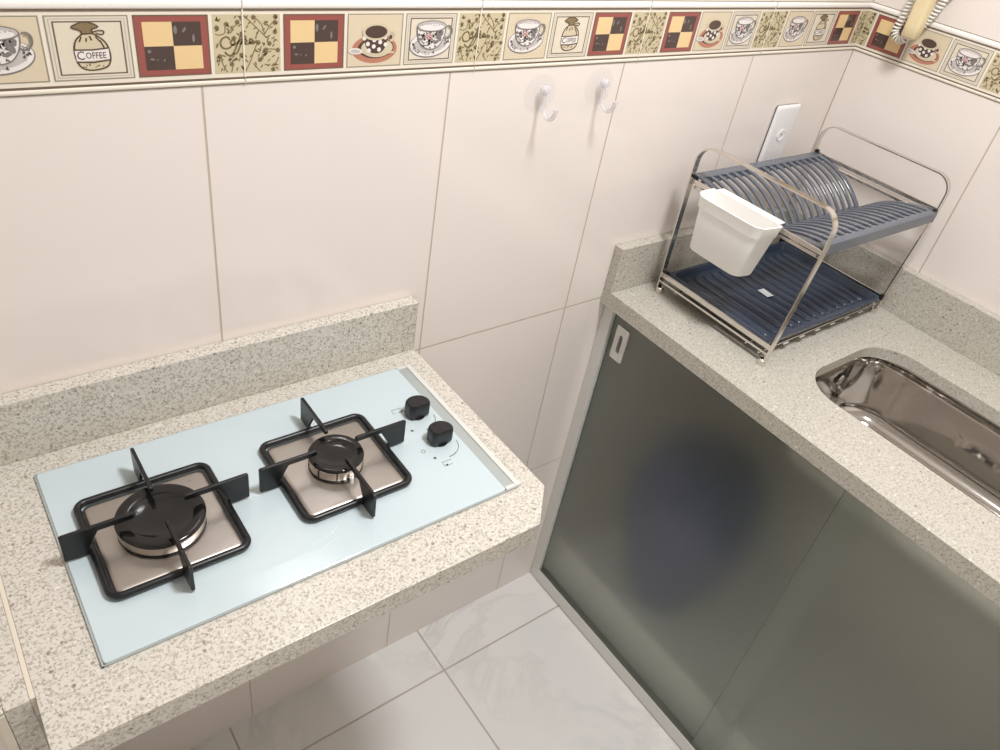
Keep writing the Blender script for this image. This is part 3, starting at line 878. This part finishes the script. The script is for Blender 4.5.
box(bm, -.4572, -.4555, -.2480, -.1200, RZ - .006, RZ + .001)
tag(link('cutlery_holder', bm, M['white_plastic'], None, smooth=45), 'white plastic cutlery cup hanging on the left rail of the dish rack', 'cutlery holder')

# ------------------------------------------------------------------ suction hooks
def hook(cx, cz, label):
    h = empty('suction_hook', (cx, 0, cz), label=label, cat='hook', group='suction hooks on the tiled wall')
    bm = bmesh.new()
    prof = [(.0290, -.0000), (.0292, -.0012), (.024, -.0022), (.016, -.0040), (.010, -.0065), (.008, -.0085)]
    loft(bm, [[(cx + r * math.cos(2 * PI * i / 40), y, cz + r * math.sin(2 * PI * i / 40)) for i in range(40)] for r, y in prof], True, True, True)
    link('suction_cup', bm, M['clear'], h, smooth=50)
    bm = bmesh.new()
    prof = [(.0075, -.0085), (.0082, -.0095), (.0075, -.0140), (.0060, -.0165), (.0030, -.0175)]
    loft(bm, [[(cx + r * math.cos(2 * PI * i / 24), y, cz + .009 + r * math.sin(2 * PI * i / 24)) for i in range(24)] for r, y in prof], True, True, True)
    link('hub', bm, M['clear_hook'], h, smooth=50)
    bm = bmesh.new()
    pts = catmull([(cx, -.0125, cz + .009), (cx, -.0130, cz - .004), (cx, -.0140, cz - .016), (cx, -.0185, cz - .0250), (cx, -.0275, cz - .0285), (cx, -.0365, cz - .025), (cx, -.0415, cz - .016), (cx, -.0420, cz - .0085)], 5)
    m = len(pts)
    tube(bm, pts, [.0034 if i < m - 4 else .0034 + .0003 * (i - m + 5) for i in range(m)], 12)
    link('hook', bm, M['clear_hook'], h, smooth=60)
hook(-.8255, 1.3085, 'clear suction hook on the wall, the one nearer the cooktop')
hook(-.7055, 1.3120, 'clear suction hook on the wall, the one nearer the dish rack')

# ------------------------------------------------------------------ wall plate
wp = empty('wall_plate', (-.1605, 0, 1.1855), label='white blank outlet plate on the tiled wall above the dish rack', cat='outlet')
bm = bmesh.new()
rx = lambda g, r, y: [(p[0], y, p[1]) for p in rrect(-.1995 + g, -.1235 - g, 1.128 + g, 1.2465 - g, r, 0, 6)]
loft(bm, [rx(0.0, .006, -.003), rx(0, .006, -.0065), rx(.002, .006, -.0085), rx(.006, .006, -.0092)], True, True, True)
link('plate', bm, M['plate_white'], wp, smooth=45)
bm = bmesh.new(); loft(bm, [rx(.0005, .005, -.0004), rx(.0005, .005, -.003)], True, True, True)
link('gap_shadow', bm, M['gap_shade'], wp)  # added dark backing that draws the shadow line around the plate
bm = bmesh.new()
cx, cz = -.1605, 1.186
rc = lambda r, y, k=1: [(cx + r * math.cos(2 * PI * i / 32), y, cz + r * math.sin(2 * PI * i / 32)) for i in range(32)]
loft(bm, [rc(.0125, -.0090), rc(.0122, -.0104), rc(.0095, -.0106), rc(.009, -.0098)], True, True, True)
jk = link('jack', bm, M['plate_white'], wp, smooth=40)
bm = bmesh.new()
box(bm, cx - .0045, cx + .0045, -.0103, -.0098, cz + .0005, cz + .0045)
link('socket', bm, M['alu'], jk)

# ------------------------------------------------------------------ intercom on the right wall
it = empty('intercom_handset', (-.02, -.12, 1.41), label='beige intercom handset hanging on the right wall over the tile border', cat='intercom')
bm = bmesh.new()
hs = [dict(y0=-.1345, y1=-.1085, x0=-.056, x1=-.036, z=1.4065), dict(y0=-.1360, y1=-.1072, x0=-.058, x1=-.034, z=1.4085), dict(y0=-.1360, y1=-.1072, x0=-.058, x1=-.033, z=1.4300), dict(y0=-.1360, y1=-.1072, x0=-.058, x1=-.033, z=1.58),
      dict(y0=-.1395, y1=-.1045, x0=-.060, x1=-.0197, z=1.60), dict(y0=-.1395, y1=-.1045, x0=-.060, x1=-.0197, z=1.645), dict(y0=-.1345, y1=-.1085, x0=-.056, x1=-.0197, z=1.65)]
loft(bm, [rrect(d['x0'], d['x1'], d['y0'], d['y1'], .005, d['z'], 4) for d in hs], True, True, True)
link('handset', bm, M['beige'], it, smooth=50)
bm = bmesh.new(); box(bm, -.0195, -.0, -.152, -.082, 1.485, 1.68); link('wall_base', bm, M['beige'], it, bevel=.004)
bm = bmesh.new()
core = catmull([(-.012, -.0880, 1.495), (-.020, -.0848, 1.462), (-.025, -.0838, 1.4307), (-.025, -.0800, 1.4064), (-.025, -.0905, 1.3945), (-.025, -.1040, 1.3980), (-.024, -.1120, 1.4100), (-.020, -.1234, 1.4300), (-.018, -.1350, 1.4590), (-.012, -.1420, 1.495)], 40)
pts = []
turn = 0.0; prev = None
for i, p in enumerate(core):
    p = Vector(p)
    if prev is not None: turn += (p - prev).length / .0062 * 2 * PI
    tg = (Vector(core[min(i + 1, len(core) - 1)]) - Vector(core[max(i - 1, 0)])).normalized()
    nx = Vector((1, 0, 0)); nx = (nx - tg * nx.dot(tg)).normalized(); bb = tg.cross(nx)
    pts.append((p, nx, bb, turn)); prev = p
coil = []
for (p, nx, bb, t0), (q, nx2, bb2, t1) in zip(pts, pts[1:]):
    for k in range(3):
        f = k / 3; t = t0 + (t1 - t0) * f
        coil.append(p.lerp(q, f) + (nx * math.cos(t) + bb * math.sin(t)) * .0060)
tube(bm, coil, .0019, 8)
link('coiled_cord', bm, M['cord'], it, smooth=60)

# ------------------------------------------------------------------ ceiling lamp and light
lamp = empty('ceiling_lamp', (-.88, -.70, 2.55), label='square white ceiling lamp panel above the kitchen', cat='lamp')
bm = bmesh.new(); box(bm, -1.03, -.73, -.85, -.55, 2.530, 2.55); link('housing', bm, M['white_plastic'], lamp, bevel=.003)
def area(name, loc, size, power, col, target=None, sizey=None):
    l = bpy.data.lights.new(name, 'AREA'); l.energy = power; l.size = size; l.color = col
    if sizey: l.shape = 'RECTANGLE'; l.size_y = sizey
    o = bpy.data.objects.new(name, l); COL.objects.link(o); o.location = loc
    if target is not None:
        o.rotation_euler = (Vector(target) - Vector(loc)).to_track_quat('-Z', 'Y').to_euler()
    return o
area('lamp_light', (-.88, -.70, 2.525), .26, 26, (.985, .985, 1.0))

w = bpy.data.worlds.new('world'); sc.world = w; w.use_nodes = True
w.node_tree.nodes['Background'].inputs[0].default_value = (1, .96, .92, 1)
w.node_tree.nodes['Background'].inputs[1].default_value = 0.05

# ------------------------------------------------------------------ camera
cam = bpy.data.cameras.new('camera'); co = bpy.data.objects.new('camera', cam); COL.objects.link(co)
Cp = Vector((-1.6013, -.8667, 1.6553)); Tp = Vector((-.795, 0, .765)); roll = .1921
f = (Tp - Cp).normalized(); r = f.cross(Vector((0, 0, 1))).normalized(); u = r.cross(f)
r2 = r * math.cos(roll) + u * math.sin(roll); u2 = -r * math.sin(roll) + u * math.cos(roll)
mw = Matrix(((r2.x, u2.x, -f.x, Cp.x), (r2.y, u2.y, -f.y, Cp.y), (r2.z, u2.z, -f.z, Cp.z), (0, 0, 0, 1)))
co.matrix_world = mw
cam.sensor_width = 36; cam.lens = 765.3 * 36 / 1000; cam.clip_start = .02; cam.clip_end = 30
sc.camera = co

vs = sc.view_settings
vs.view_transform = 'Standard'; vs.look = 'None'; vs.gamma = 1.0; vs.use_curve_mapping = False; vs.exposure = 0.0
sc.cycles.use_denoising = True
sc.cycles.max_bounces = 12; sc.cycles.transmission_bounces = 8; sc.cycles.diffuse_bounces = 5; sc.cycles.glossy_bounces = 5
sc.cycles.sample_clamp_indirect = 8.0
